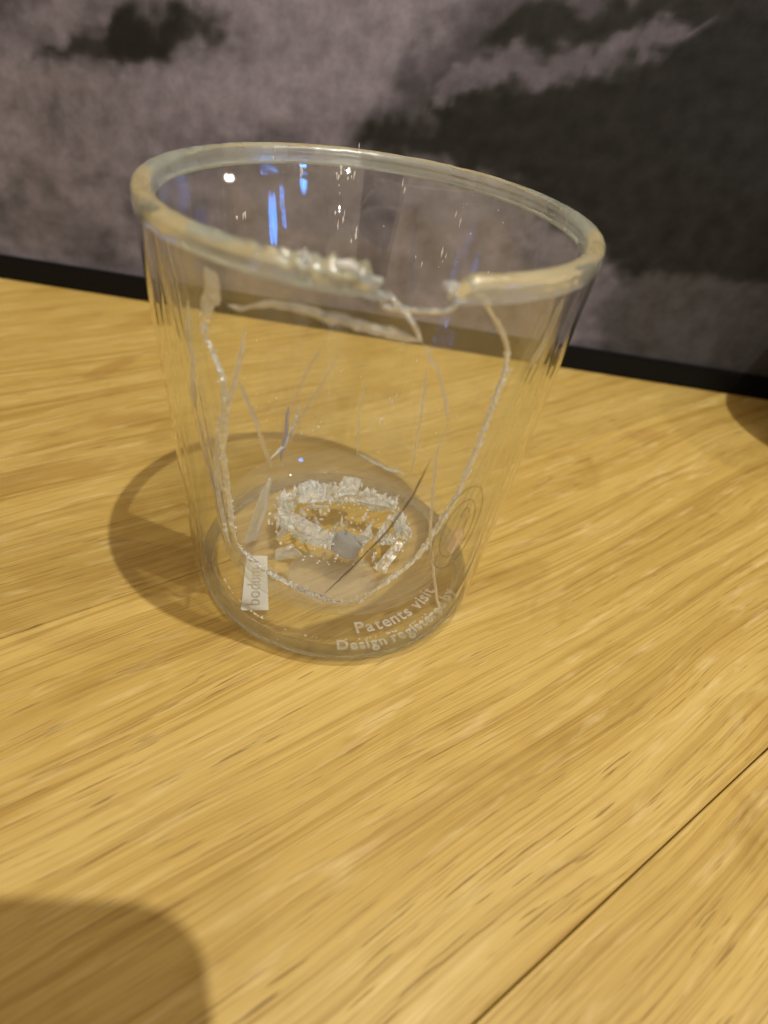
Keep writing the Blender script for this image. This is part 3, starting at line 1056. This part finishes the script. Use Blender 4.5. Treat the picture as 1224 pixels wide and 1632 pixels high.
for i in range(46):                     # and in the gap between the two walls at the foot
    a = math.radians(rc.uniform(-150, -40))
    crumb(Vector((3.05*math.cos(a), 3.05*math.sin(a), .30)), rc.uniform(.015, .04))
for i in range(70):                     # white flecks added on the standing inner wall, imitating lamp sparkle
    th = rc.uniform(30, 150)
    z = rc.uniform(1.2, 8.6)
    crumb(pol(ri(z)-TG-.01, th, z), rc.uniform(.008, .02))
for th, z, n_, sp in ((102, 8.5, 12, 2.2), (98, 8.75, 2, .4), (117, 8.6, 3, .4), (81, 8.35, 2, .5), (102, 7.6, 4, 1.5), (97, 7.2, 3, 2), (60.6, 7.25, 3, 2),  # tall white flecks added as streaked lamp glints on the back wall
                      (58, 8.1, 2, 1), (144, 7.6, 3, 2), (72, 7.0, 2, 2), (127, 8.7, 2, .5), (70, 3.4, 3, 1), (72, 2.7, 3, 1.5), (110, 2.3, 5, 8)):
    for _ in range(n_):
        z_ = z + rc.gauss(0, .14)
        crumb(pol(ri(z_)-TG-.02, th + rc.gauss(0, sp), z_), rc.uniform(.016, .032), rc.uniform(2, 5))
cr = mesh_obj('crumbs_and_glints', verts, faces, M_CRUMB, None, smooth=False)
tag(cr, 'crumbs of broken glass in the tumbler with white flecks standing in for lamp glints', 'broken glass', kind='stuff')

# ------------------------------------------------------------------ unseen cup added past the right edge so its faint shadow reaches in
def cup_prof():
    return [(.02, .25), (3.0, .25), (3.1, 0), (3.35, 0), (3.6, .5), (3.85, 4), (3.95, 8.0), (3.78, 8.02), (3.65, 4), (3.4, .7), (2.6, .5), (.02, .5)]


cup = lathe('shadow_cup', cup_prof(), plain('stoneware', (.10, .09, .08), .5), None, seg=64)
cup.location = Vector((20.6, 9.2, .005))*S
tag(cup, 'unseen dark stoneware cup added past the right edge of the table to cast a shadow', 'cup')

# ------------------------------------------------------------------ the phone that is held over the table, its shadow falls at lower left
bm = bmesh.new()
W_, L_, rc_ = 7.6, 15.6, 1.1
outl = []
for cx, cy, a in ((W_/2-rc_, L_/2-rc_, 0), (-W_/2+rc_, L_/2-rc_, 90), (-W_/2+rc_, -L_/2+rc_, 180), (W_/2-rc_, -L_/2+rc_, 270)):
    for k in range(9):
        t = math.radians(a + 90*k/8)
        outl.append((cx + rc_*math.cos(t), cy + rc_*math.sin(t)))
lo = [bm.verts.new(Vector((x, y, 0))*S) for x, y in outl]
hi = [bm.verts.new(Vector((x, y, .8))*S) for x, y in outl]
bm.faces.new(lo[::-1])
bm.faces.new(hi)
for i in range(len(lo)):
    j = (i+1) % len(lo)
    bm.faces.new((lo[i], lo[j], hi[j], hi[i]))
ph = bm_obj('phone', bm, M_PHONE, None, smooth=False)
mm = Matrix((R2, U2, -F)).transposed().to_4x4()
mm.translation = (CAM - F*.6 + R2*(2.2 - W_/2) + U2*(4.5 - L_/2))*S
ph.matrix_world = mm
tag(ph, 'black phone held over the table in front of the tumbler', 'phone')
